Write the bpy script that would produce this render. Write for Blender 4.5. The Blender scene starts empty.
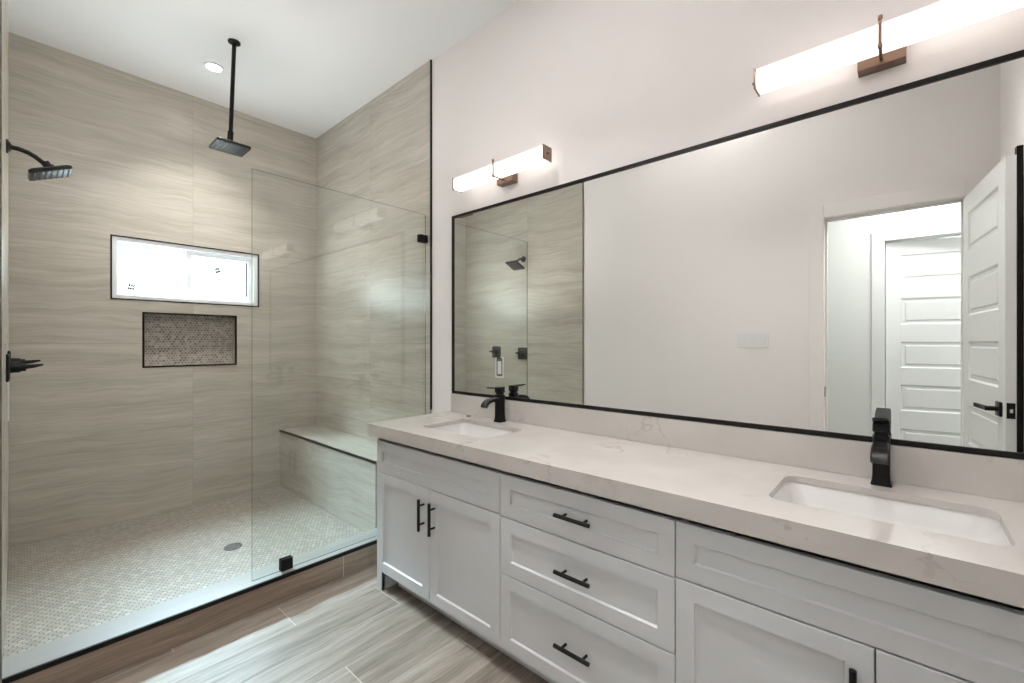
import bpy, bmesh, math, random
from mathutils import Vector, Matrix
random.seed(4)
scn = bpy.context.scene
C = scn.collection
R = math.radians

# ---------------------------------------------------------------- camera
F_PX, YAW = 440.0, math.atan(493/440.0)
cam_d = bpy.data.cameras.new('camera'); cam = bpy.data.objects.new('camera', cam_d); C.objects.link(cam)
cam.location = (0, 0, 1.3)
cam.rotation_euler = (R(90), 0, -YAW)
cam_d.sensor_width = 36; cam_d.lens = 36*F_PX/1024; cam_d.shift_y = 1.3/1024
cam_d.clip_start = 0.01
scn.camera = cam

# ---------------------------------------------------------------- exposure, sky, lights
scn.view_settings.view_transform = 'Standard'
scn.view_settings.look = 'None'
scn.view_settings.gamma = 1
scn.view_settings.use_curve_mapping = False
scn.view_settings.exposure = 0.72
w = bpy.data.worlds.new('world'); scn.world = w; w.use_nodes = True
wt = w.node_tree; bg = wt.nodes['Background']
tc = wt.nodes.new('ShaderNodeTexCoord'); sx = wt.nodes.new('ShaderNodeSeparateXYZ'); mr = wt.nodes.new('ShaderNodeMapRange')
wt.links.new(tc.outputs['Generated'], sx.inputs[0]); wt.links.new(sx.outputs[2], mr.inputs[0])
mr.inputs[1].default_value = .18; mr.inputs[2].default_value = .8; mr.inputs[3].default_value = 5.5; mr.inputs[4].default_value = 15.0
bg.inputs[0].default_value = (0.84, 0.97, 0.98, 1); wt.links.new(mr.outputs[0], bg.inputs[1])     # overcast: low sky dimmer than overhead

def lamp(name, kind, loc, energy, color, rot=(0, 0, 0), **kw):
    l = bpy.data.lights.new(name, kind); l.energy = energy; l.color = color
    for k, v in kw.items(): setattr(l, k, v)
    o = bpy.data.objects.new(name, l); C.objects.link(o); o.location = loc; o.rotation_euler = rot
    return o
# daylight coming down through the shower window
dv = Vector((0.04, -0.55, -0.84))
lamp('sun', 'SUN', (0, 8, 8), 112.0, (0.62, 0.84, 1.0), dv.to_track_quat('-Z', 'Y').to_euler(), angle=R(48))
CEIL = 3.165
def down(name, x, y, z, e, col=(1, .98, .96), size=.13, spread=95):
    lamp(name, 'AREA', (x, y, z-.012), e, col, shape='DISK', size=size, spread=R(spread))
down('shower_downlight_light', .878, 3.485, CEIL, 6)
down('added_bath_downlight_light', .92, .15, CEIL, 4)  # this and the next: unseen downlights, added to light the bathroom
down('added_bath_downlight_light', .92, 1.25, CEIL, 4)
lamp('hall_light', 'AREA', (-.68, -.25, 2.68), 14, (.98, 1.0, .99), shape='DISK', size=.8)
# upward fill lamps, added to brighten the ceiling and soften the room
lamp('upward_fill_lamp', 'AREA', (.62, 1.0, 2.1), 26, (1, .965, .97), rot=(R(180), 0, 0), shape='DISK', size=.5, spread=R(72))
lamp('upward_fill_lamp', 'AREA', (.80, 2.95, 1.40), 7, (1, .985, .975), rot=(R(180), 0, 0), shape='DISK', size=1.0, spread=R(150))

# ---------------------------------------------------------------- dimensions
XR, XT, XL = 1.815, 1.805, -.04     # painted mirror wall, its tiled part, tiled left wall
YB, YC = 4.01, 2.323                # back wall, curb face
YN = -.40                           # wall behind the vanity's right end
ZS = .073                           # shower floor
XF = 1.265                          # cabinet fronts

# ---------------------------------------------------------------- materials
def new_mat(name, col=(.8, .8, .8), rough=.5, metal=0, spec=.5, coat=0):
    m = bpy.data.materials.new(name); m.use_nodes = True
    b = m.node_tree.nodes['Principled BSDF']
    b.inputs['Base Color'].default_value = (*col, 1)
    b.inputs['Roughness'].default_value = rough
    b.inputs['Metallic'].default_value = metal
    b.inputs['Specular IOR Level'].default_value = spec
    b.inputs['Coat Weight'].default_value = coat
    return m
class NT:
    def __init__(s, m): s.t = m.node_tree; s.b = s.t.nodes.get('Principled BSDF')
    def n(s, typ, **kw):
        x = s.t.nodes.new(typ)
        for k, v in kw.items(): setattr(x, k, v)
        return x
    def put(s, v, sock):
        if isinstance(v, bpy.types.NodeSocket): s.t.links.new(v, sock)
        elif v is not None: sock.default_value = v
    def m(s, op, a, b=None, c=None):
        x = s.n('ShaderNodeMath', operation=op)
        for i, v in enumerate((a, b, c)): s.put(v, x.inputs[i])
        return x.outputs[0]
    def vm(s, op, a, b=None):
        x = s.n('ShaderNodeVectorMath', operation=op)
        s.put(a, x.inputs[0]); s.put(b, x.inputs[1])
        return x.outputs['Value'] if op in ('DOT_PRODUCT', 'LENGTH') else x.outputs[0]
    def xyz(s, x=0, y=0, z=0):
        c = s.n('ShaderNodeCombineXYZ')
        for i, v in enumerate((x, y, z)): s.put(v, c.inputs[i])
        return c.outputs[0]
    def pos(s):
        g = s.n('ShaderNodeNewGeometry'); p = s.n('ShaderNodeSeparateXYZ')
        s.t.links.new(g.outputs['Position'], p.inputs[0]); return p.outputs[0], p.outputs[1], p.outputs[2], g.outputs['Position']
    def noise(s, vec, scale=1, detail=4, rough=.5, dist=0):
        x = s.n('ShaderNodeTexNoise'); s.put(vec, x.inputs['Vector'])
        x.inputs['Scale'].default_value = scale; x.inputs['Detail'].default_value = detail
        x.inputs['Roughness'].default_value = rough; x.inputs['Distortion'].default_value = dist
        return x.outputs['Fac']
    def white(s, vec):
        x = s.n('ShaderNodeTexWhiteNoise', noise_dimensions='3D'); s.put(vec, x.inputs['Vector']); return x.outputs['Value']
    def ramp(s, fac, stops):
        x = s.n('ShaderNodeValToRGB'); s.put(fac, x.inputs[0])
        e = x.color_ramp.elements
        while len(e) < len(stops): e.new(.5)
        for i, (p, c) in enumerate(stops): e[i].position = p; e[i].color = (*c, 1)
        return x.outputs[0]
    def mix(s, fac, a, b, mode='MIX'):
        x = s.n('ShaderNodeMix', data_type='RGBA', blend_type=mode)
        s.put(fac, x.inputs[0]); s.put(a if not isinstance(a, tuple) else (*a, 1), x.inputs[6]); s.put(b if not isinstance(b, tuple) else (*b, 1), x.inputs[7])
        return x.outputs[2]
    def bump(s, h, strength=.2, dist=.001):
        x = s.n('ShaderNodeBump'); s.put(h, x.inputs['Height'])
        x.inputs['Strength'].default_value = strength; x.inputs['Distance'].default_value = dist
        s.t.links.new(x.outputs[0], s.b.inputs['Normal'])
    def out(s, sock, name='Base Color'): s.t.links.new(sock, s.b.inputs[name])
    def smooth(s, v, lo, hi):
        x = s.n('ShaderNodeMapRange', interpolation_type='SMOOTHSTEP'); s.put(v, x.inputs[0])
        x.inputs[1].default_value = lo; x.inputs[2].default_value = hi; return x.outputs[0]

def paint(name, col, rough=.55):
    m = new_mat(name, col, rough, spec=.3); t = NT(m)
    x, y, z, p = t.pos()
    t.bump(t.noise(p, 260, 2), .06, .001)
    return m
M = {}
M['wall'] = paint('warm_white_paint', (.86, .815, .80))
M['ceiling'] = paint('ceiling_paint', (.76, .765, .76))
M['hall'] = paint('hall_paint', (.78, .79, .77))
M['trimwhite'] = paint('white_trim_paint', (.79, .79, .78), .35)
M['cabinet'] = paint('grey_cabinet_paint', (.61, .615, .625), .38)
M['carcass'] = new_mat('cabinet_shadow_side', (.22, .22, .22), .6)
M['black'] = new_mat('matte_black_metal', (.008, .0075, .0075), .34, .0, .2)
M['blacktrim'] = new_mat('black_edge_trim', (.008, .007, .006), .38, .0, .2)
M['bronze'] = new_mat('brushed_bronze', (.21, .135, .10), .38, .8)
M['vinyl'] = new_mat('white_vinyl', (.82, .84, .85), .35)
M['porcelain'] = new_mat('white_porcelain', (.68, .665, .65), .08, coat=.5)
M['chrome'] = new_mat('brushed_steel', (.6, .6, .6), .25, 1)
M['mirror'] = new_mat('mirror_silver', (.90, .915, .90), 0, 1)
M['sticker'] = new_mat('dark_sticker', (.02, .025, .03), .6)
M['plastic'] = new_mat('white_plastic', (.80, .80, .79), .3)
M['nozzle'] = new_mat('grey_rubber_nozzles', (.10, .11, .115), .6)
M['rim_and_shadow'] = new_mat('dark_rim_and_rail_shadow', (.10, .10, .11), .5)  # drain rim, and the window rail's shadow as a dark colour

def stone_tile(name, tw, th, ox, oz, axes='wall', tone=1.34, rough=.27, grey=0.0):
    """vein cut travertine look porcelain: long horizontal streaks, tight joints"""
    m = new_mat(name, rough=rough, spec=.5); t = NT(m)
    x, y, z, p = t.pos()
    if axes == 'wall': h, v = t.m('ADD', x, y), z
    elif axes == 'topx': h, v = x, y
    else: h, v = y, x
    hi = t.m('DIVIDE', t.m('SUBTRACT', h, ox), tw); vi = t.m('DIVIDE', t.m('SUBTRACT', v, oz), th)
    idx = t.xyz(t.m('FLOOR', hi), t.m('FLOOR', vi), 3.7)
    r = t.white(idx)
    warp = t.m('MULTIPLY', t.m('SUBTRACT', t.noise(t.xyz(h, v, r), 1.9, 3), .5), .15)
    vw = t.m('ADD', v, warp)
    off = t.m('MULTIPLY', r, 37)
    n1 = t.noise(t.xyz(t.m('ADD', t.m('MULTIPLY', h, .9), off), t.m('MULTIPLY', vw, 13), off), 1.0, 6, .62)
    n2 = t.noise(t.xyz(t.m('ADD', t.m('MULTIPLY', h, 3.5), off), t.m('MULTIPLY', vw, 75), off), 1.0, 5, .65)
    n3 = t.noise(t.xyz(h, v, off), 2.2, 3, .5)
    f = t.m('ADD', t.m('ADD', t.m('MULTIPLY', n1, .46), t.m('MULTIPLY', n2, .38)), t.m('MULTIPLY', n3, .16))
    k = tone
    col = t.ramp(f, [(.26, (.250*k, .224*k, .184*k)), (.44, (.330*k, .303*k, .256*k)), (.56, (.390*k, .364*k, .314*k)), (.76, (.49*k, .466*k, .412*k))])
    if grey: col = t.mix(grey, col, (.215, .215, .212))
    fr_h = t.m('FRACT', hi); fr_v = t.m('FRACT', vi)
    eh = t.m('MULTIPLY', t.m('MINIMUM', fr_h, t.m('SUBTRACT', 1, fr_h)), tw)
    ev = t.m('MULTIPLY', t.m('MINIMUM', fr_v, t.m('SUBTRACT', 1, fr_v)), th)
    e = t.m('MINIMUM', eh, ev)
    g = t.m('LESS_THAN', e, .0012)
    col = t.mix(t.m('MULTIPLY', g, .45), col, (.24, .21, .175))
    t.out(col)
    t.bump(t.m('ADD', t.m('MULTIPLY', f, .3), t.smooth(e, 0, .002)), .25, .0006)
    return m
M['tile'] = stone_tile('travertine_look_wall_tile', 1.22, .61, 4.885, .073)
M['tile_left'] = stone_tile('travertine_look_wall_tile_left', 1.22, .61, 2.99, .073)
M['tile_bench'] = stone_tile('travertine_look_bench_top', 1.22, .61, 2.8, 1.3, 'top', 1.0)
M['tile_curb'] = stone_tile('travertine_look_curb_top', 1.22, .61, .6, 2.1, 'topx', 1.15, .3, .75)

def hexmosaic(name, size, cols, grout, rough=.35, plane='xy', sx=1.0):
    m = new_mat(name, rough=rough); t = NT(m)
    x, y, z, p = t.pos()
    u, v = (x, y) if plane == 'xy' else (t.m('ADD', x, y), z)
    P = t.xyz(t.m('DIVIDE', t.m('ADD', u, 10), size*sx), t.m('DIVIDE', t.m('ADD', v, 10), size), 0)
    r = (1, 1.7320508, 1); h = (.5, .8660254, .5)
    a = t.vm('SUBTRACT', t.vm('MODULO', P, r), h)
    b = t.vm('SUBTRACT', t.vm('MODULO', t.vm('SUBTRACT', P, h), r), h)
    flat = lambda q: t.vm('MULTIPLY', q, (1, 1, 0))
    a, b = flat(a), flat(b)
    sel = t.m('LESS_THAN', t.vm('DOT_PRODUCT', a, a), t.vm('DOT_PRODUCT', b, b))
    mx = t.n('ShaderNodeMix', data_type='VECTOR'); t.put(sel, mx.inputs[0]); t.put(b, mx.inputs[4]); t.put(a, mx.inputs[5])
    gv = mx.outputs[1]
    ab = t.vm('ABSOLUTE', gv)
    s = t.n('ShaderNodeSeparateXYZ'); t.put(ab, s.inputs[0])
    d = t.m('MAXIMUM', t.vm('DOT_PRODUCT', ab, (.5, .8660254, 0)), s.outputs[0])
    cid = t.vm('SUBTRACT', P, gv)
    rid = t.n('ShaderNodeVectorMath', operation='SNAP'); t.put(cid, rid.inputs[0]); rid.inputs[1].default_value = (.25, .25, 1)
    wn = t.white(t.vm('ADD', rid.outputs[0], (.01, .01, 0)))
    col = t.ramp(wn, [(0, cols[0]), (.4, cols[1]), (.75, cols[2]), (1, cols[3])])
    g = t.smooth(d, .415, .46)
    t.out(t.mix(g, col, grout))
    t.bump(t.m('SUBTRACT', 1, g), .5, .0015)
    return m
M['mosaic'] = hexmosaic('hexagon_mosaic_floor', .0245, [(.275, .245, .20), (.31, .28, .235), (.345, .315, .265), (.39, .36, .31)], (.11, .095, .08))
M['niche_mosaic'] = hexmosaic('hexagon_mosaic_niche', .0205, [(.20, .17, .145), (.27, .235, .20), (.34, .31, .275), (.42, .385, .345)], (.55, .52, .48), plane='xz')

def wood_plank(name, light, mid, dark, vert=False, tone=1.0):
    m = new_mat(name, rough=.5, spec=.35); t = NT(m)
    x, y, z, p = t.pos()
    L, Wd = 1.22, .2065
    if vert: row = 7.0; ev = 1.0; vv = t.m('MULTIPLY', z, 1.0); rowi = 7.0
    else:
        q = t.m('DIVIDE', t.m('SUBTRACT', 2.295, y), Wd); rowi = t.m('FLOOR', q); fr = t.m('FRACT', q)
        ev = t.m('MULTIPLY', t.m('MINIMUM', fr, t.m('SUBTRACT', 1, fr)), Wd); vv = y
    start = t.m('ADD', .848 if not vert else 1.199, t.m('MULTIPLY', rowi, .415 if not vert else 0.0))
    qq = t.m('DIVIDE', t.m('SUBTRACT', x, start), L); ci = t.m('FLOOR', qq); fx = t.m('FRACT', qq)
    eh = t.m('MULTIPLY', t.m('MINIMUM', fx, t.m('SUBTRACT', 1, fx)), L)
    rid = t.white(t.xyz(rowi, ci, 1.3)); off = t.m('MULTIPLY', rid, 53)
    wv = t.m('ADD', vv, t.m('MULTIPLY', t.m('SUBTRACT', t.noise(t.xyz(x, vv, off), 2.2, 3), .5), .07))
    n1 = t.noise(t.xyz(t.m('ADD', t.m('MULTIPLY', x, 1.6), off), t.m('MULTIPLY', wv, 22), off), 1, 6, .65, .4)
    n2 = t.noise(t.xyz(t.m('ADD', t.m('MULTIPLY', x, 6), off), t.m('MULTIPLY', wv, 120), off), 1, 4, .6)
    f = t.m('ADD', t.m('ADD', t.m('MULTIPLY', n1, .66), t.m('MULTIPLY', n2, .30)), t.m('MULTIPLY', t.m('SUBTRACT', rid, .5), .10))
    col = t.ramp(f, [(.33, dark), (.48, mid), (.64, light)])
    e = t.m('MINIMUM', eh, ev)
    g = t.m('MAXIMUM', t.m('LESS_THAN', eh, .0016), t.m('MULTIPLY', t.m('LESS_THAN', ev, .0014), .45))
    col = t.mix(g, col, (.48, .42, .34))
    t.out(col)
    t.bump(t.m('ADD', t.m('MULTIPLY', f, .4), t.smooth(e, 0, .003)), .3, .0008)
    return m
M['plank'] = wood_plank('wood_look_plank_floor', (.33, .290, .25), (.235, .197, .162), (.135, .106, .082))
M['plank_face'] = wood_plank('wood_look_plank_curb', (.34, .27, .21), (.25, .19, .142), (.17, .125, .09), True)

def quartz():
    m = new_mat('veined_white_quartz', rough=.16, spec=.5); t = NT(m)
    x, y, z, p = t.pos()
    warp = t.n('ShaderNodeTexNoise'); t.put(p, warp.inputs['Vector']); warp.inputs['Scale'].default_value = 2.3; warp.inputs['Detail'].default_value = 4
    P = t.vm('ADD', p, t.vm('MULTIPLY', warp.outputs['Color'], (.5, .5, .5)))
    n = t.noise(P, 2.1, 5, .55)
    rdg = t.m('ABSOLUTE', t.m('SUBTRACT', n, .5))
    vein = t.m('SUBTRACT', 1, t.smooth(rdg, 0, .012))
    patch = t.smooth(t.noise(p, 3.1, 2), .46, .66)
    cloud = t.noise(p, 5, 4)
    base = t.ramp(cloud, [(.3, (.50, .468, .44)), (.7, (.55, .518, .49))])
    t.out(t.mix(t.m('MULTIPLY', t.m('MULTIPLY', vein, patch), .8), base, (.40, .36, .32)))
    return m
M['quartz'] = quartz()

def thin_glass(name, tint, base_r=.04, gloss=0.0):
    m = bpy.data.materials.new(name); m.use_nodes = True; t = NT(m); t.t.nodes.clear()
    o = t.n('ShaderNodeOutputMaterial'); tr = t.n('ShaderNodeBsdfTransparent'); gl = t.n('ShaderNodeBsdfGlossy')
    tr.inputs[0].default_value = (*tint, 1); gl.inputs['Roughness'].default_value = gloss
    lw = t.n('ShaderNodeLayerWeight'); lw.inputs[0].default_value = .5
    f = t.m('ADD', base_r, t.m('MULTIPLY', t.m('POWER', lw.outputs['Facing'], 5), 1-base_r))
    mx = t.n('ShaderNodeMixShader'); t.put(f, mx.inputs[0]); t.put(tr.outputs[0], mx.inputs[1]); t.put(gl.outputs[0], mx.inputs[2])
    t.t.links.new(mx.outputs[0], o.inputs[0])
    return m
M['glass'] = thin_glass('clear_shower_glass', (.972, .986, .978), .05)
M['glassedge'] = thin_glass('green_glass_edge', (.50, .58, .54), .06, .1)
M['winglass'] = thin_glass('window_glass', (.97, .99, .98))

def emit(name, col, s):
    m = new_mat(name, (.9, .9, .9), .4); b = m.node_tree.nodes['Principled BSDF']
    b.inputs['Emission Color'].default_value = (*col, 1); b.inputs['Emission Strength'].default_value = s
    return m
M['tube'] = emit('lit_opal_glass', (1, .93, .86), .85)
M['lens'] = emit('lit_downlight_lens', (1, .96, .9), 18)

# ---------------------------------------------------------------- mesh helpers
def worldloc(o):
    v = Vector((0, 0, 0))
    while o: v += o.location; o = o.parent
    return v
class MB:
    def __init__(s): s.bm = bmesh.new()
    def box(s, x0, x1, y0, y1, z0, z1, bev=0, seg=2, mi=0):
        b = bmesh.new(); bmesh.ops.create_cube(b, size=1)
        for v in b.verts:
            v.co = Vector(((x0+x1)/2+v.co.x*(x1-x0), (y0+y1)/2+v.co.y*(y1-y0), (z0+z1)/2+v.co.z*(z1-z0)))
        if bev: bmesh.ops.bevel(b, geom=b.edges[:], offset=bev, segments=seg, affect='EDGES', profile=.5)
        for f in b.faces: f.material_index = mi
        return s.merge(b)
    def merge(s, b, mat=None):
        if mat is not None: bmesh.ops.transform(b, matrix=mat, verts=b.verts)
        me = bpy.data.meshes.new('tmp'); b.to_mesh(me); b.free(); s.bm.from_mesh(me); bpy.data.meshes.remove(me); return s
    def cyl(s, p0, p1, r, r2=None, seg=24):
        p0, p1 = Vector(p0), Vector(p1); b = bmesh.new(); d = p1-p0
        bmesh.ops.create_cone(b, cap_ends=True, segments=seg, radius1=r, radius2=r if r2 is None else r2, depth=d.length)
        q = d.to_track_quat('Z', 'Y').to_matrix().to_4x4(); q.translation = (p0+p1)/2
        return s.merge(b, q)
    def loft(s, loops, cap0=True, cap1=True):
        vs = [[s.bm.verts.new(p) for p in L] for L in loops]
        n = len(vs[0])
        for a, b in zip(vs, vs[1:]):
            for i in range(n): s.bm.faces.new((a[i], a[(i+1) % n], b[(i+1) % n], b[i]))
        if cap0: s.bm.faces.new(vs[0][::-1])
        if cap1: s.bm.faces.new(vs[-1])
        return s
    def tube(s, pts, r, seg=16, sect=None):
        """sweep a circle, or a sect = (half width, half height) box, along a path"""
        pts = [Vector(p) for p in pts]; loops = []
        for i, p in enumerate(pts):
            d = (pts[min(i+1, len(pts)-1)]-pts[max(i-1, 0)]).normalized()
            side = d.cross(Vector((0, 0, 1)))
            if side.length < 1e-3: side = Vector((0, 1, 0))
            side.normalize(); up = side.cross(d)
            rr = r[i] if isinstance(r, (list, tuple)) else r
            if sect:
                hw, hh = sect[i] if isinstance(sect[0], tuple) else sect
                c = min(hw, hh)*.35
                pr = [(hw, hh-c), (hw-c, hh), (-hw+c, hh), (-hw, hh-c), (-hw, -hh+c), (-hw+c, -hh), (hw-c, -hh), (hw, -hh+c)]
                loops.append([p+side*a+up*b for a, b in pr])
            else: loops.append([p+(side*math.cos(2*math.pi*k/seg)+up*math.sin(2*math.pi*k/seg))*rr for k in range(seg)])
        return s.loft(loops)
    def build(s, name, mat, parent=None, smooth=False, bevel=0):
        bmesh.ops.recalc_face_normals(s.bm, faces=s.bm.faces)
        off = worldloc(parent)
        for v in s.bm.verts: v.co -= off
        me = bpy.data.meshes.new(name); s.bm.to_mesh(me); s.bm.free()
        for m in (mat if isinstance(mat, list) else [mat]): me.materials.append(m)
        if smooth:
            for p in me.polygons: p.use_smooth = True
            me.set_sharp_from_angle(angle=R(38))
        o = bpy.data.objects.new(name, me); C.objects.link(o); o.parent = parent
        if bevel:
            b = o.modifiers.new('bevel', 'BEVEL'); b.width = bevel; b.segments = 2; b.limit_method = 'ANGLE'
        return o
def thing(name, label, cat, loc, group=None):
    o = bpy.data.objects.new(name, None); C.objects.link(o); o.location = loc; o.empty_display_size = .05
    return tag(o, label, cat, group)
def tag(o, label, cat, group=None):
    o['label'] = label; o['category'] = cat
    if group: o['group'] = group
    return o
def struct(o): o['kind'] = 'structure'; return o
def copy_tree(o, parent=None):
    c = o.copy(); C.objects.link(c); c.parent = parent
    for ch in list(o.children): copy_tree(ch, c)
    return c
def rrect(cx, cy, hx, hy, r, z, n=6):
    pts = []
    for (sx, sy, a0) in ((1, 1, 0), (-1, 1, 90), (-1, -1, 180), (1, -1, 270)):
        for k in range(n+1):
            a = R(a0+90*k/n); pts.append(Vector((cx+sx*(hx-r)+r*math.cos(a), cy+sy*(hy-r)+r*math.sin(a), z)))
    return pts
def wall_cells(mb, fixed, lo, hi, us, zs, holes, axis):
    """wall slab between lo..hi on its normal axis, split in cells; holes = set of cell indices left open"""
    for i in range(len(us)-1):
        for j in range(len(zs)-1):
            if (i, j) in holes: continue
            if axis == 'y': mb.box(us[i], us[i+1], lo, hi, zs[j], zs[j+1])
            else: mb.box(lo, hi, us[i], us[i+1], zs[j], zs[j+1])
    return mb

# ---------------------------------------------------------------- room shell
WX0, WX1, WZ0, WZ1 = .418, 1.325, 1.603, 2.029
NX0, NX1, NZ0, NZ1 = .581, 1.165, 1.125, 1.516
struct(MB().box(-.05, XR, YN, YC, -.1, 0).build('floor', M['plank']))
struct(MB().box(XL-.01, XR, YC+.03, YB+.01, -.1, ZS).build('floor_shower', M['mosaic']))
struct(MB().box(-.17, XR+.12, YN-.12, YB+.15, CEIL, CEIL+.1).build('ceiling', M['ceiling']))
mb = MB()
us = [XL-.13, WX0, NX0, NX1, WX1, XR+.12]; zs = [-.1, NZ0, NZ1, WZ0, WZ1, CEIL]
wall_cells(mb, 0, YB, YB+.105, us, zs, {(1, 3), (2, 3), (3, 3), (2, 1)}, 'y')
struct(mb.build('wall_back', M['tile']))
struct(MB().box(XR, XR+.12, YN, YB, -.1, CEIL).build('wall_right', M['wall']))
struct(MB().box(XT, XR, YC+.010, YB, ZS, CEIL).build('wall_right_shower', M['tile']))
DY0, DY1, DZ = -.262, .411, 2.15
mb = MB(); wall_cells(mb, 0, -.17, -.05, [YN, DY0-.02, DY1+.02, YB], [-.1, DZ+.02, CEIL], {(1, 0)}, 'x')
struct(mb.build('wall_left', M['wall']))
struct(MB().box(-.05, XL, YC+.010, YB, ZS, CEIL).build('wall_left_shower', M['tile_left']))
struct(MB().box(-.17, XR+.12, YN-.12, YN, -.1, CEIL).build('wall_near', M['wall']))
# hall seen through the doorway, in the mirror
HX = -1.22
struct(MB().box(HX-1.1, -.05, -1.3, 1.5, -.1, -.001).build('floor_hall', M['plank']))
struct(MB().box(HX-1.1, -.17, -1.3, 1.5, 2.74, 2.84).build('ceiling_hall', M['hall']))
HY0, HY1 = -.66, .125
mb = MB(); wall_cells(mb, 0, HX-.12, HX, [-1.3, HY0-.02, HY1+.02, 1.5], [0, 2.17, 2.74], {(1, 0)}, 'x')
struct(mb.build('wall_hall', M['hall']))
struct(MB().box(HX, -.17, -1.42, -1.3, 0, 2.74).build('wall_hall_side', M['hall']))
struct(MB().box(HX, -.17, 1.5, 1.62, 0, 2.74).build('wall_hall_end', M['hall']))
struct(MB().box(HX-1.1, HX-1.0, -1.3, 1.5, 0, 2.74).build('wall_hall_beyond', M['hall']))
struct(MB().box(-.172, -.17, -1.3, YN, 0, 2.74).build('wall_hall_return', M['hall']))
# door casings and jambs (trims)
def casing(n, xf, sgn, y0, y1, z, mat, xb, wd=.085):
    m = MB(); a, b = sorted((xf, xf+sgn*.016))
    m.box(a, b, y0-wd, y0, 0, z+wd, .003); m.box(a, b, y1, y1+wd, 0, z+wd, .003); m.box(a, b, y0, y1, z, z+wd, .003)
    a, b = sorted((xf, xb))
    m.box(a, b, y0-.019, y0, 0, z); m.box(a, b, y1, y1+.019, 0, z); m.box(a, b, y0-.019, y1+.019, z, z+.019)
    # door stop bead
    c = xb+(xf-xb)*.35
    m.box(c-.015, c+.015, y0, y0+.012, 0, z-.012); m.box(c-.015, c+.015, y1-.012, y1, 0, z-.012); m.box(c-.015, c+.015, y0, y1, z-.012, z)
    return struct(m.build('trim_%d' % n, mat))
casing(1, -.05, 1, DY0, DY1, DZ, M['wall'], -.169)
casing(2, HX, 1, HY0, HY1, DZ, M['trimwhite'], HX-.119)
sp = MB().box(-.105, -.075, DY1-.0035, DY1-.0005, .93, 1.0, .001)
tag(sp.build('strike_plate', M['black']), 'small black strike plate in the doorway jamb, seen in the mirror', 'strike plate')

# black metal edge trims of the tiling
struct(MB().box(XT-.003, XT+.0095, YC+.002, YC+.010, .86, CEIL, .001).build('trim_3', M['blacktrim']))
struct(MB().box(-.0425, XL-.0005, YC+.002, YC+.010, .14, CEIL, .001).build('trim_4', M['blacktrim']))

# ---------------------------------------------------------------- window
wn = thing('window_1', '', 'window', ((WX0+WX1)/2, YB+.05, WZ0)); del wn['label']; del wn['category']; struct(wn)
def frame_boxes(mb, x0, x1, z0, z1, t, ya, yb, bev=.002, tb=None):
    tb = tb or t
    mb.box(x0, x0+t, ya, yb, z0, z1, bev); mb.box(x1-t, x1, ya, yb, z0, z1, bev)
    mb.box(x0+t, x1-t, ya, yb, z1-t, z1, bev); mb.box(x0+t, x1-t, ya, yb, z0, z0+tb, bev); return mb
frame_boxes(MB(), WX0-.006, WX1+.006, WZ0-.006, WZ1+.006, .008, YB-.004, YB+.006, .001).build('edge_trim', M['blacktrim'], wn)
frame_boxes(MB(), WX0+.002, WX1-.002, WZ0+.002, WZ1-.002, .028, YB+.008, YB+.104, .002).build('window_frame', M['vinyl'], wn)
mid = .852
a = frame_boxes(MB(), WX0+.03, mid+.022, WZ0+.03, WZ1-.03, .032, YB+.07, YB+.10, .003).build('fixed_sash', M['vinyl'], wn)
MB().box(WX0+.062, mid-.01, YB+.083, YB+.087, WZ0+.062, WZ1-.062).build('pane', M['winglass'], a)
b = frame_boxes(MB(), mid-.012, WX1-.03, WZ0+.03, WZ1-.03, .036, YB+.034, YB+.066, .003).build('sliding_sash', M['vinyl'], wn)
MB().box(mid+.024, WX1-.066, YB+.048, YB+.052, WZ0+.066, WZ1-.066).build('pane', M['winglass'], b)
MB().box(mid-.006, mid+.004, YB+.026, YB+.034, 1.76, 1.85, .002).build('latch', M['vinyl'], b)
MB().box(WX1-.081, WX1-.067, YB+.047, YB+.0475, WZ0+.07, WZ1-.068).build('rail_shadow', M['rim_and_shadow'], b)  # thin dark strip painting the slider rail's shadow over the pane
def sticker(cx, cz, y, rot, parent):
    m = MB()
    for k in range(3):
        for q in range(2):
            b_ = bmesh.new(); bmesh.ops.create_cube(b_, size=1)
            T = Matrix.Translation((cx, y, cz)) @ Matrix.Rotation(rot, 4, 'Y') @ Matrix.Translation((-.013+k*.013, 0, -.011+q*.022)) @ Matrix.Diagonal((.0125, .0006, .020, 1))
            m.merge(b_, T)
    o = m.build('sticker', M['sticker'], parent); o['label'] = 'small dark printed sticker'
sticker(.530, 1.695, YB+.0825, .2, a)
sticker(1.045, 1.872, YB+.0475, -.4, b)

# ---------------------------------------------------------------- wall niche
nt = thing('wall_niche', 'recessed shower niche lined with brown hexagon mosaic and edged in black', 'niche', ((NX0+NX1)/2, YB, NZ0))
MB().box(NX0, NX1, YB+.088, YB+.10, NZ0, NZ1).build('mosaic_back', M['niche_mosaic'], nt)
MB().box(NX0, NX0+.003, YB+.012, YB+.088, NZ0, NZ1).box(NX1-.003, NX1, YB+.012, YB+.088, NZ0, NZ1).box(NX0, NX1, YB+.012, YB+.088, NZ1-.003, NZ1).box(NX0, NX1, YB+.012, YB+.088, NZ0, NZ0+.003).build('lining', M['tile'], nt)
frame_boxes(MB(), NX0-.002, NX1+.002, NZ0-.002, NZ1+.002, .011, YB-.004, YB+.012, .001).build('edge_trim', M['blacktrim'], nt)

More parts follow.
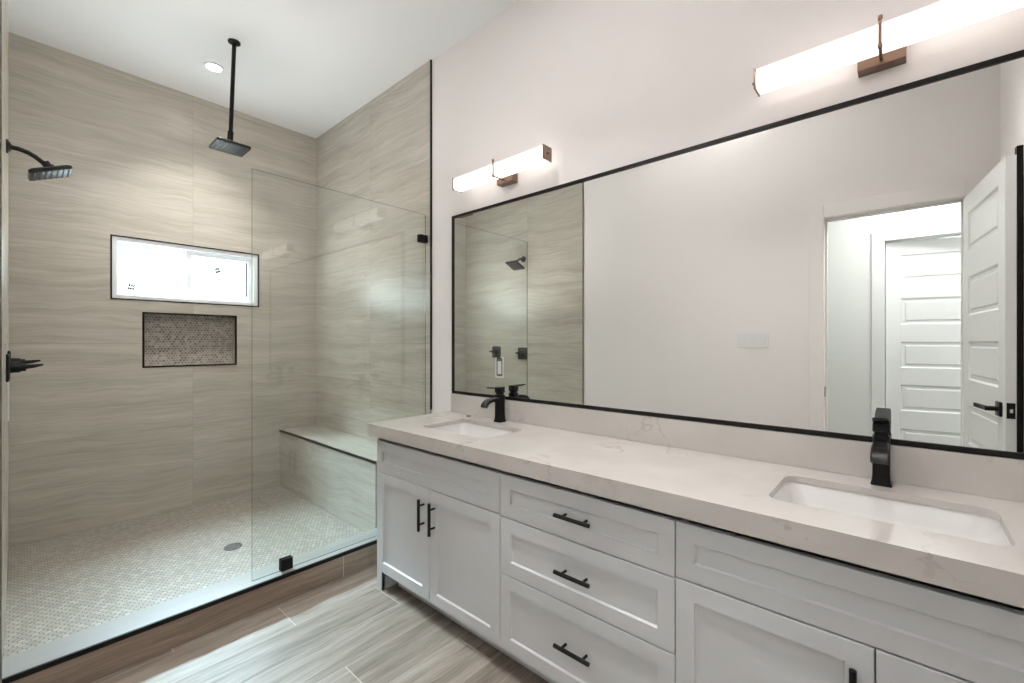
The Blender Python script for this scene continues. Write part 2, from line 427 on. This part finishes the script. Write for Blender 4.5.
# ---------------------------------------------------------------- curb, bench
CT = .137
cb = thing('shower_curb', 'raised shower curb of wood look tile with black edge and pale top', 'curb', (.85, 2.40, 0))
MB().box(XL-.009, XR, YC, YC+.05, .0005, CT-.019).build('face_tile', M['plank_face'], cb)
MB().box(XL, XT, YC+.008, 2.482, ZS+.001, CT, .0015).build('top', M['tile_curb'], cb)
MB().box(XL, XR-.001, YC-.003, YC+.008, CT-.019, CT+.001, .001).build('edge_trim', M['blacktrim'], cb)
bn = thing('shower_bench', 'tiled shower bench along the right wall behind the glass', 'bench', (1.65, 3.2, ZS))
BX = 1.492
MB().box(BX, BX+.04, 2.484, YB-.001, ZS+.001, .537).build('front_panel', M['tile'], bn)
MB().box(BX+.006, XT-.001, 2.484, YB-.001, .537, .553, .001).build('seat', M['tile_bench'], bn)
MB().box(BX-.004, BX+.006, 2.484, YB-.001, .538, .5545, .001).build('edge_trim', M['blacktrim'], bn)

# ---------------------------------------------------------------- fixed glass panel
gp = thing('shower_glass_panel', 'clear frameless glass panel standing on the shower curb', 'glass panel', (1.27, 2.371, CT))
GX0, GX1, GZ1 = .755, 1.795, 2.148
g = bmesh.new(); bmesh.ops.create_cube(g, size=1)
for v in g.verts: v.co = Vector(((GX0+GX1)/2+v.co.x*(GX1-GX0), 2.371+v.co.y*.010, (CT+.002+GZ1)/2+v.co.z*(GZ1-CT-.002)))
for f in g.faces: f.material_index = 0 if abs(f.normal.y) > .5 else 1
mm = MB(); mm.merge(g); mm.build('pane', [M['glass'], M['glassedge']], gp)
for (x0, x1, z0, z1) in ((1.738, 1.803, 1.960, 2.010), (.884, .942, CT+.001, .197), (1.738, 1.803, .50, .55)):
    MB().box(x0, x1, 2.356, 2.3655, z0, z1, .0015).box(x0, x1, 2.3765, 2.386, z0, z1, .0015).box(x0+.012 if z0 < .3 else x1-.009, x1-.012 if z0 < .3 else x1, 2.3645, 2.3775, z0, z0+.0015 if z0 < .3 else z1).build('clamp', M['black'], gp)

# ---------------------------------------------------------------- shower fittings
def square_head(cx, cy, cz, half, tilt, parent, rot=0):
    T = Matrix.Translation((cx, cy, cz)) @ Matrix.Rotation(-tilt, 4, 'Y') @ Matrix.Rotation(rot, 4, 'Z')
    m = MB()
    m.loft([[T @ p for p in rrect(0, 0, half*.93, half*.93, .008, -.012)], [T @ p for p in rrect(0, 0, half, half, .008, -.010)],
            [T @ p for p in rrect(0, 0, half, half, .008, .004)], [T @ p for p in rrect(0, 0, half*.86, half*.86, .008, .012)], [T @ p for p in rrect(0, 0, .026, .026, .008, .015)]])
    h = m.build('shower_plate', M['black'], parent, True)
    n = MB(); k = 7
    for i in range(k):
        for j in range(k):
            x, y = (-.8+1.6*i/(k-1))*half, (-.8+1.6*j/(k-1))*half
            n.cyl(T @ Vector((x, y, -.0121)), T @ Vector((x, y, -.016)), .0034, .0022, 8)
    n.build('nozzles', M['nozzle'], h)['kind'] = 'stuff'
    return T
# rain head dropping from the ceiling
rh = thing('rain_shower_head', 'black square rain shower head hanging on a long pipe from the ceiling', 'shower head', (.888, 3.10, CEIL))
m = MB(); m.cyl((.888, 3.10, CEIL-.0005), (.888, 3.10, CEIL-.008), .034, .034, 32); m.cyl((.888, 3.10, CEIL-.008), (.888, 3.10, CEIL-.016), .034, .016, 32); m.build('ceiling_flange', M['black'], rh, True)
m = MB(); m.cyl((.888, 3.10, CEIL-.015), (.868, 3.10, 2.57), .0115); m.cyl((.869, 3.10, 2.60), (.866, 3.10, 2.545), .016); m.build('drop_pipe', M['black'], rh, True)
m = MB(); m.cyl((.866, 3.10, 2.548), (.866, 3.10, 2.53), .013); m.cyl((.866, 3.10, 2.531), (.866, 3.10, 2.519), .024); m.build('swivel', M['black'], rh, True)
square_head(.866, 3.10, 2.506, .090, R(0), rh)
# arm head on the left wall
ah = thing('wall_shower_head', 'black square shower head on a curved arm from the left wall', 'shower head', (XL, 3.083, 2.205))
m = MB(); m.cyl((XL+.0003, 3.083, 2.205), (XL+.006, 3.083, 2.205), .032, seg=32); m.cyl((XL+.006, 3.083, 2.205), (XL+.018, 3.083, 2.205), .030, .014, 32); m.build('escutcheon', M['black'], ah, True)
pts = [(XL+.01, 3.083, 2.205), (XL+.04, 3.083, 2.204), (XL+.068, 3.083, 2.197), (XL+.092, 3.083, 2.184), (XL+.112, 3.083, 2.167), (XL+.128, 3.083, 2.160)]
MB().tube(pts, .0105).build('arm', M['black'], ah, True)
m = MB(); m.cyl((XL+.122, 3.083, 2.168), (XL+.137, 3.083, 2.146), .017); m.cyl((XL+.134, 3.083, 2.150), (XL+.145, 3.083, 2.137), .024, .024); m.build('swivel', M['black'], ah, True)
square_head(.100, 3.083, 2.123, .078, R(24), ah)
# two valve trims
def valve(y, z, label):
    t = thing('shower_valve', label, 'shower valve', (XL, y, z), 'black shower valves on the left wall')
    MB().loft([rr(z, y, s_, x_) for s_, x_ in ((.064, XL+.0004), (.064, XL+.008), (.058, XL+.012))]).build('wall_plate', M['black'], t, True)
    m = MB(); m.cyl((XL+.012, y, z), (XL+.045, y, z), .026, .024); m.cyl((XL+.045, y, z), (XL+.062, y, z), .019); m.build('hub', M['black'], t, True)
    MB().tube([(XL+.050, y, z), (XL+.085, y, z+.004), (XL+.118, y, z+.010)], 0, sect=[(.012, .011), (.010, .009), (.006, .004)]).build('lever', M['black'], t, True)
    return t
def rr(z, y, s_, x_): return [Vector((x_, p.x, p.y)) for p in rrect(y, z, s_, s_, .014, 0)]
valve(3.488, 1.195, 'black square shower valve near the back wall, a white tag hanging below')
valve(3.097, 1.185, 'black square shower valve nearer the curb, nothing hanging below')
tg = thing('hanging_tag', 'white framed tag hanging below the shower valve, seen in the mirror', 'tag', (XL, 3.44, 1.145))
frame_v = MB()
y0, y1, z0, z1 = 3.375, 3.505, .90, 1.140
frame_v.box(XL+.0005, XL+.006, y0, y0+.018, z0, z1, .001); frame_v.box(XL+.0005, XL+.006, y1-.018, y1, z0, z1, .001)
frame_v.box(XL+.0005, XL+.006, y0+.018, y1-.018, z0, z0+.02, .001); frame_v.box(XL+.0005, XL+.006, y0+.018, y1-.018, z1-.02, z1, .001)
frame_v.build('frame', M['plastic'], tg)
MB().box(XL+.0005, XL+.003, y0+.018, y1-.018, z0+.02, z1-.02).build('backing', M['nozzle'], tg)
MB().box(XL+.003, XL+.005, y0+.036, y1-.036, z0+.045, z1-.05, .001).build('card', M['plastic'], tg)
MB().cyl((XL+.006, 3.44, 1.128), (XL+.010, 3.44, 1.128), .012).box(XL+.003, XL+.008, 3.405, 3.475, 1.118, 1.132, .002).build('clip', M['black'], tg)

# floor drain
dr = thing('shower_drain', 'round metal drain grate set in the mosaic shower floor', 'drain', (.857, 3.012, ZS))
m = MB()
def ring(mb, cx, cy, r0, r1, z0, z1, n=40):
    L = lambda r, z: [Vector((cx+r*math.cos(2*math.pi*k/n), cy+r*math.sin(2*math.pi*k/n), z)) for k in range(n)]
    return mb.loft([L(r0, z0), L(r1, z0), L(r1, z1), L(r0, z1), L(r0, z0)], False, False)
ring(m, .857, 3.012, .042, .048, ZS+.0002, ZS+.004)
m.build('rim', M['rim_and_shadow'], dr, True)
m = MB()
for i in range(-5, 6):
    L = math.sqrt(max(0, .042**2-(i*.008)**2)); m.box(.857-L, .857+L, 3.012+i*.008-.002, 3.012+i*.008+.002, ZS+.001, ZS+.003)
for i in range(-5, 6):
    L = math.sqrt(max(0, .042**2-(i*.008)**2)); m.box(.857+i*.008-.0015, .857+i*.008+.0015, 3.012-L, 3.012+L, ZS+.001, ZS+.0028)
m.build('grate', M['chrome'], dr)
m = MB(); m.cyl((.857, 3.012, ZS+.0002), (.857, 3.012, ZS+.0008), .042, seg=40); m.build('sump', M['black'], dr)

# ---------------------------------------------------------------- shower downlight
def recessed(x, y, label):
    t = thing('ceiling_downlight', label, 'downlight', (x, y, CEIL))
    m = MB(); ring(m, x, y, .044, .060, CEIL-.006, CEIL-.0003); m.build('trim_ring', M['trimwhite'], t, True)
    m = MB(); m.cyl((x, y, CEIL-.0035), (x, y, CEIL-.0005), .044, seg=40); m.build('lens', M['lens'], t)
recessed(.878, 3.485, 'small round recessed ceiling light glowing above the shower')
recessed(.92, .15, 'added round recessed ceiling light near the doorway, out of view')  # this and the next: unseen fittings added for the extra room light
recessed(.92, 1.25, 'added round recessed ceiling light over the bathroom floor, out of view')

# ---------------------------------------------------------------- vanity cabinets
CZ0, CZ1 = .095, .806
def shaker(mb, y0, y1, z0, z1, rail=.052):
    """shaker front on the plane x = XF: frame around a recessed flat panel with a small bevel"""
    x = XF; d = .008
    A = [Vector((x, y0, z0)), Vector((x, y1, z0)), Vector((x, y1, z1)), Vector((x, y0, z1))]
    B = [Vector((x, y0+rail, z0+rail)), Vector((x, y1-rail, z0+rail)), Vector((x, y1-rail, z1-rail)), Vector((x, y0+rail, z1-rail))]
    e = .004
    Cc = [Vector((x+d, y0+rail+e, z0+rail+e)), Vector((x+d, y1-rail-e, z0+rail+e)), Vector((x+d, y1-rail-e, z1-rail-e)), Vector((x+d, y0+rail+e, z1-rail-e))]
    Bk = [p+Vector((.02, 0, 0)) for p in A]
    A1 = [Vector((x+.0015, p.y, p.z)) for p in A]
    A0 = [Vector((x, (p.y-(y0+y1)/2)*(1-.003/(y1-y0))+(y0+y1)/2, (p.z-(z0+z1)/2)*(1-.003/(z1-z0))+(z0+z1)/2)) for p in A]
    mb.loft([Bk, A1, A0, B, Cc]); return mb
def pull(parent, y, z, L=.14, vertical=False):
    m = MB(); xo = XF-.032; h = L/2
    if vertical:
        m.cyl((xo, y, z-h), (xo, y, z+h), .0072, seg=20)
        for s in (-1, 1): m.cyl((xo, y, z+s*h*.60), (XF-.0003, y, z+s*h*.60), .0048, seg=16)
    else:
        m.cyl((xo, y-h, z), (xo, y+h, z), .0072, seg=20)
        for s in (-1, 1): m.cyl((xo, y+s*h*.60, z), (XF-.0003, y+s*h*.60, z), .0048, seg=16)
    o = m.build('handle', M['black'], parent, True); o['label'] = 'matte black bar handle'; return o
def carcass(parent, y0, y1, end=None):
    m = MB(); xb = XR-.002; xf = XF+.045
    m.box(xf, xb, y0, y0+.018, CZ0, CZ1); m.box(xf, xb, y1-.018, y1, CZ0, CZ1)
    m.box(xf, xb, y0+.018, y1-.018, CZ0, CZ0+.018); m.box(xb-.008, xb, y0+.018, y1-.018, CZ0+.018, CZ1)
    m.box(xf, xf+.018, y0+.018, y1-.018, .598, .630)
    m.box(xf, xf+.05, y0+.018, y1-.018, CZ1-.02, CZ1)
    m.build('carcass', M['cabinet'], parent)
    MB().box(XF+.085, XF+.103, y0, y1-(.05 if end else 0), .001, CZ0).build('toe_kick', M['cabinet'], parent)
Y = [2.089, 1.193, .496, -.395]     # unit limits from the shower end
G = .0015
s1 = thing('sink_cabinet', 'grey shaker sink cabinet with two doors, next to the shower', 'cabinet', (1.5, 1.64, 0), 'grey shaker vanity cabinets')
carcass(s1, Y[1]+.001, Y[0]-.0205, True)
m = MB(); m.box(XF+.0005, XR-.002, Y[0]-.019, Y[0], CZ0, CZ1); m.box(XF+.0005, XR-.002, Y[0]-.046, Y[0], .001, CZ0); m.build('end_panel', M['cabinet'], s1)
shaker(MB(), Y[1]+G, Y[0]-.0005, .624, .784).build('false_front', M['cabinet'], s1)
for (a_, b_, hy) in ((1.6455, Y[0]-.0005, 1.682), (Y[1]+G, 1.6425, 1.603)):
    d = shaker(MB(), a_, b_, .0985, .6195).build('door', M['cabinet'], s1); pull(d, hy, .499, .146, True)
# toe: left foot of the face goes down to the floor
MB().box(XF, XF+.02, Y[0]-.046, Y[0]-.0005, .001, .0975).build('foot', M['cabinet'], s1)
s2 = thing('drawer_cabinet', 'grey shaker cabinet of three stacked drawers between the sink cabinets', 'cabinet', (1.5, .845, 0), 'grey shaker vanity cabinets')
carcass(s2, Y[2]+.001, Y[1]-.001)
for (z0_, z1_, hz) in ((.6195, .784, .704), (.3965, .6150, .508), (.0985, .392, .253)):
    d = shaker(MB(), Y[2]+G, Y[1]-G, z0_, z1_).build('drawer', M['cabinet'], s2); pull(d, .836, hz)
s3 = thing('sink_cabinet', 'grey shaker sink cabinet farthest from the shower, below the right basin', 'cabinet', (1.5, .05, 0), 'grey shaker vanity cabinets')
carcass(s3, Y[3], Y[2]-.001)
shaker(MB(), Y[3], Y[2]-G, .624, .784).build('false_front', M['cabinet'], s3)
for (a_, b_, hy) in ((.0505, Y[2]-G, .086), (Y[3], .0475, .010)):
    d = shaker(MB(), a_, b_, .0985, .6195).build('door', M['cabinet'], s3); pull(d, hy, .499, .146, True)

# ---------------------------------------------------------------- countertop, backsplash
ZT, ZK = .870, .020
sinks = [(1.5275, 1.638, .146, .232), (1.5275, .055, .146, .232)]
FCX = 1.746
faucetY = [1.647, .053]
bm = bmesh.new(); edges = []
def ringedges(pts):
    vs = [bm.verts.new(p) for p in pts]
    for i in range(len(vs)): edges.append(bm.edges.new((vs[i], vs[(i+1) % len(vs)])))
x0, x1, y0, y1 = 1.240, XR-.0008, YN+.002, 2.140
ringedges([Vector(p) for p in ((x0, y0, ZT), (x1, y0, ZT), (x1, y1, ZT), (x0, y1, ZT))])
for (cx, cy, hx, hy) in sinks: ringedges(rrect(cx, cy, hx, hy, .040, ZT))
bmesh.ops.triangle_fill(bm, use_beauty=True, edges=edges)
ex = bmesh.ops.extrude_face_region(bm, geom=bm.faces[:])
for v in [g_ for g_ in ex['geom'] if isinstance(g_, bmesh.types.BMVert)]: v.co.z -= ZK
mb = MB(); mb.merge(bm)
mb.box(x0, x0+.018, y0, y1, .808, ZT-ZK); mb.box(x0+.018, x1, y1-.018, y1, .808, ZT-ZK)
tag(mb.build('countertop', M['quartz']), 'long white veined quartz countertop lying across the vanity cabinets', 'countertop')
tag(MB().box(XR-.021, XR-.0008, YN+.002, 2.112, ZT+.0003, .984, .001).build('backsplash', M['quartz']), 'low white quartz backsplash strip below the large mirror', 'backsplash')

# basins
def basin(cx, cy, hx, hy, label):
    t = thing('sink_basin', label, 'sink', (cx, cy, ZT-ZK), 'white undermount basins')
    zr = ZT-ZK-.0008; m = MB(); L = []
    spec = [(hx+.022, hy+.022, .06, zr-.010), (hx+.022, hy+.022, .06, zr), (hx+.004, hy+.004, .044, zr), (hx+.001, hy+.001, .041, zr-.006), (hx-.012, hy-.020, .05, zr-.05),
            (hx-.028, hy-.050, .055, zr-.098), (hx-.055, hy-.095, .05, zr-.118), (.03, .03, .028, zr-.126), (.020, .020, .0199, zr-.128)]
    for a_, b_, r_, z_ in spec: L.append(rrect(cx, cy, a_, b_, r_, z_))
    m.loft(L, False, False)
    out = [(.024, .024, .0239, zr-.136), (hx-.05, hy-.09, .05, zr-.128), (hx-.02, hy-.042, .055, zr-.106), (hx+.006, hy+.0, .05, zr-.05), (hx+.022, hy+.022, .06, zr-.010)]
    n_ = MB(); n_.loft([rrect(cx, cy, *o_) for o_ in out], True, False)
    me = bpy.data.meshes.new('q'); n_.bm.to_mesh(me); n_.bm.free(); m.bm.from_mesh(me); bpy.data.meshes.remove(me)
    m.build('bowl', M['porcelain'], t, True)
    d = MB(); d.cyl((cx, cy, zr-.1305), (cx, cy, zr-.1255), .021, seg=32); d.cyl((cx, cy, zr-.1255), (cx, cy, zr-.121), .012, .016, 24)
    d.build('drain', M['black'], t, True)
basin(*sinks[0], 'white rectangular undermount basin at the shower end of the countertop')
basin(*sinks[1], 'white rectangular undermount basin nearest the camera, below the doorway reflection')

# ---------------------------------------------------------------- faucets
def faucet(x, y, label):
    t = thing('sink_faucet', label, 'faucet', (x, y, ZT), 'black single lever basin faucets')
    z = ZT+.0003
    def sq(hx, hy, zz, dx=0): return [Vector((p.x, p.y, p.z)) for p in rrect(x+dx, y, hx, hy, .004, zz, 3)]
    MB().loft([sq(.025, .025, z), sq(.025, .025, z+.004), sq(.0215, .0215, z+.016), sq(.0205, .0205, z+.035), sq(.0205, .0205, z+.148)]).build('body', M['black'], t, True)
    pts = [(x-.012, y, z+.122), (x-.045, y, z+.124), (x-.075, y, z+.122), (x-.098, y, z+.116), (x-.115, y, z+.104), (x-.123, y, z+.089)]
    MB().tube(pts, 0, sect=[(.019, .011), (.019, .010), (.020, .009), (.0205, .009), (.0205, .009), (.0205, .009)]).build('spout', M['black'], t, True)
    MB().loft([sq(.0155, .0165, z+.148), sq(.0155, .0165, z+.158)]).build('neck', M['black'], t, True)
    lv = MB(); lv.loft([sq(.0205, .0205, z+.158), sq(.0205, .0205, z+.182), sq(.0195, .0195, z+.184)])
    lv.tube([(x+.019, y, z+.186), (x-.03, y, z+.187), (x-.065, y, z+.189), (x-.084, y, z+.190)], 0, sect=[(.0205, .0035), (.0205, .0035), (.0195, .003), (.018, .0025)])
    lv.build('lever', M['black'], t, True)
    return t
fa = faucet(FCX, faucetY[0], 'matte black single lever faucet behind the basin nearest the shower')
fb = copy_tree(fa); fb.location.y = faucetY[1]
for ch in fb.children:
    if ch.name.startswith('lever'): ch.location = (-.0, 0, .165); ch.rotation_euler = (0, R(13), 0); ch.data = ch.data.copy(); ch.data.transform(Matrix.Translation((0, 0, -.165)))
fb['label'] = 'matte black single lever faucet behind the right basin, in front of the doorway reflection'

cp = MB(); cp.cyl((1.755, 1.905, ZT+.0003), (1.755, 1.905, ZT+.004), .016, .015, 28)
cp.cyl((1.755, 1.905, ZT+.004), (1.755, 1.905, ZT+.0055), .010, .009, 20)
tag(cp.build('round_cap', M['black'], None, True), 'small round black cap lying on the countertop beside the backsplash', 'cap')

# ---------------------------------------------------------------- mirror
MY0, MY1, MZ0, MZ1 = YN+.035, 2.108, .986, 2.088
mi = thing('wall_mirror', 'large wide mirror in a thin black frame above the countertop', 'mirror', (XR, (MY0+MY1)/2, MZ0))
m = MB(); t_ = .0165; xa, xb = XR-.019, XR-.0005
m.box(xa, xb, MY0, MY0+t_, MZ0, MZ1, .001); m.box(xa, xb, MY1-t_, MY1, MZ0, MZ1, .001)
m.box(xa, xb, MY0+t_, MY1-t_, MZ1-t_, MZ1, .001); m.box(xa, xb, MY0+t_, MY1-t_, MZ0, MZ0+t_, .001)
m.build('mirror_frame', M['blacktrim'], mi)
MB().box(XR-.013, XR-.002, MY0+t_-.002, MY1-t_+.002, MZ0+t_-.002, MZ1-t_+.002).build('mirror_pane', M['mirror'], mi)

# ---------------------------------------------------------------- sconces
def sconce(yc, zc, label):
    t = thing('vanity_sconce', label, 'wall light', (XR, yc, zc), 'bronze bar sconces above the mirror')
    xc = 1.718; hl = .328; s_ = .0345
    pl = MB(); pl.box(XR-.046, XR-.0005, yc-.058, yc+.058, zc-.051, zc+.050, .002); pl.build('back_plate', M['bronze'], t)
    m = MB(); sec = []
    for yy in (-hl, -hl+.003, hl-.003, hl):
        k = s_-(.003 if abs(yy) == hl else 0)
        sec.append([Vector((xc+p.x, yc+yy, zc+p.y)) for p in rrect(0, 0, k, k, .016, 0, 4)])
    m.loft(sec); m.build('glass_tube', M['tube'], t, True)
    for sg in (-1, 1):
        ya = yc+sg*(hl+.001); c = MB(); a_, b_ = sorted((ya, ya+sg*.005)); c.box(xc-.035, xc+.035, a_, b_, zc-.035, zc+.035, .001)
        c.cyl((xc, ya+sg*.005, zc), (xc, ya+sg*.016, zc), .007, .005, 16); c.build('end_cap', M['bronze'], t, True)
    b_ = MB(); q = s_+.001; w_ = .004
    b_.box(xc-q-.004, xc-q, yc-w_, yc+w_, zc-q-.004, zc+q+.012, .0008); b_.box(xc-q, XR-.046, yc-w_, yc+w_, zc-q-.004, zc-q, .0008)
    b_.cyl((xc-q-.002, yc, zc+q+.004), (xc-q-.002, yc, zc+q+.014), .006, seg=12)
    b_.cyl((xc-q-.006, yc, zc-q-.002), (xc-q+.006, yc, zc-q-.002), .006, seg=12)
    b_.build('strap', M['bronze'], t)
    return t
sa = sconce(1.635, 2.226, 'lit bar sconce with bronze fittings, the one nearest the shower')
sb = copy_tree(sa); sb.location.y = .054; sb.location.z = 2.209; sb['label'] = 'lit bar sconce at the top right, above the right basin'

# ---------------------------------------------------------------- doors
def panel_door(parent, wd, ht, th, flip=1):
    """leaf with five horizontal recessed panels, x 0..wd, y 0..-th, both sides"""
    m = MB(); st = .095
    zs_ = [(.365, .58), (.73, .945), (1.085, 1.30), (1.445, 1.66), (1.805, 2.02)]
    m.box(0, st, -th, 0, 0, ht, .001); m.box(wd-st, wd, -th, 0, 0, ht, .001)
    prev = 0
    for a_, b_ in zs_+[(ht, ht)]:
        m.box(st, wd-st, -th, 0, prev, a_); prev = b_
    leaf = m.build('leaf', M['trimwhite'], None); leaf.parent = parent
    for a_, b_ in zs_:
        p = MB()
        for (sy, oy) in ((1, 0), (-1, -th)):
            L = lambda ins, d_: [Vector((x_, oy-sy*d_, z_)) for x_, z_ in ((st+ins, a_+ins), (wd-st-ins, a_+ins), (wd-st-ins, b_-ins), (st+ins, b_-ins))]
            p.loft([L(0, .0), L(.010, .009), L(.028, .009), L(.036, .003)], False, True)
        q = p.build('panel', M['trimwhite'], None); q.parent = leaf
    return leaf
dr1 = bpy.data.objects.new('door_1', None); C.objects.link(dr1); struct(dr1)
dr1.location = (-.026, -.253, .008); dr1.rotation_euler = (0, 0, math.atan2(-.083, .73))
panel_door(dr1, .712, 2.122, .035)
WD = .712
h = MB(); h.box(WD-.098, WD-.032, .0004, .010, .957, 1.023, .002); h.cyl((WD-.065, .010, .99), (WD-.065, .045, .99), .011)
h.tube([(WD-.060, .045, .99), (WD-.10, .046, .99), (WD-.15, .050, .990), (WD-.185, .058, .992)], 0, sect=(.006, .010))
o = h.build('door_handle', M['black'], None, True); o.parent = dr1
h = MB(); h.box(WD+.0003, WD+.003, -.031, -.004, .955, 1.025, .001); o = h.build('latch_plate', M['black'], None); o.parent = dr1
h = MB(); h.box(WD+.003, WD+.009, -.023, -.012, .981, .999, .002); o = h.build('latch_bolt', M['chrome'], None); o.parent = dr1
h = MB(); h.box(WD-.028, WD+.001, -.0555, -.0355, .0, 2.16, .001); o = h.build('edge_strip', M['blacktrim'], None); o.parent = dr1
dr2 = bpy.data.objects.new('door_2', None); C.objects.link(dr2); struct(dr2)
dr2.location = (HX-.03, HY1-.006, .008)
dr2.rotation_euler = (0, 0, math.atan2(-.98, -.195))
panel_door(dr2, .765, 2.13, .035)

# ---------------------------------------------------------------- switch plate on the left wall (seen in the mirror)
sw = thing('switch_plate', 'white four rocker light switch plate on the wall, seen in the mirror', 'light switch', (-.05, .848, 1.322))
MB().box(-.0497, -.045, .743, .953, 1.264, 1.380, .0015).build('cover_plate', M['plastic'], sw)
for k in range(4):
    yc = .743+.105+(-1.5+k)*.0465
    MB().box(-.045, -.0415, yc-.0165, yc+.0165, 1.288, 1.356, .001).build('rocker', M['plastic'], sw)
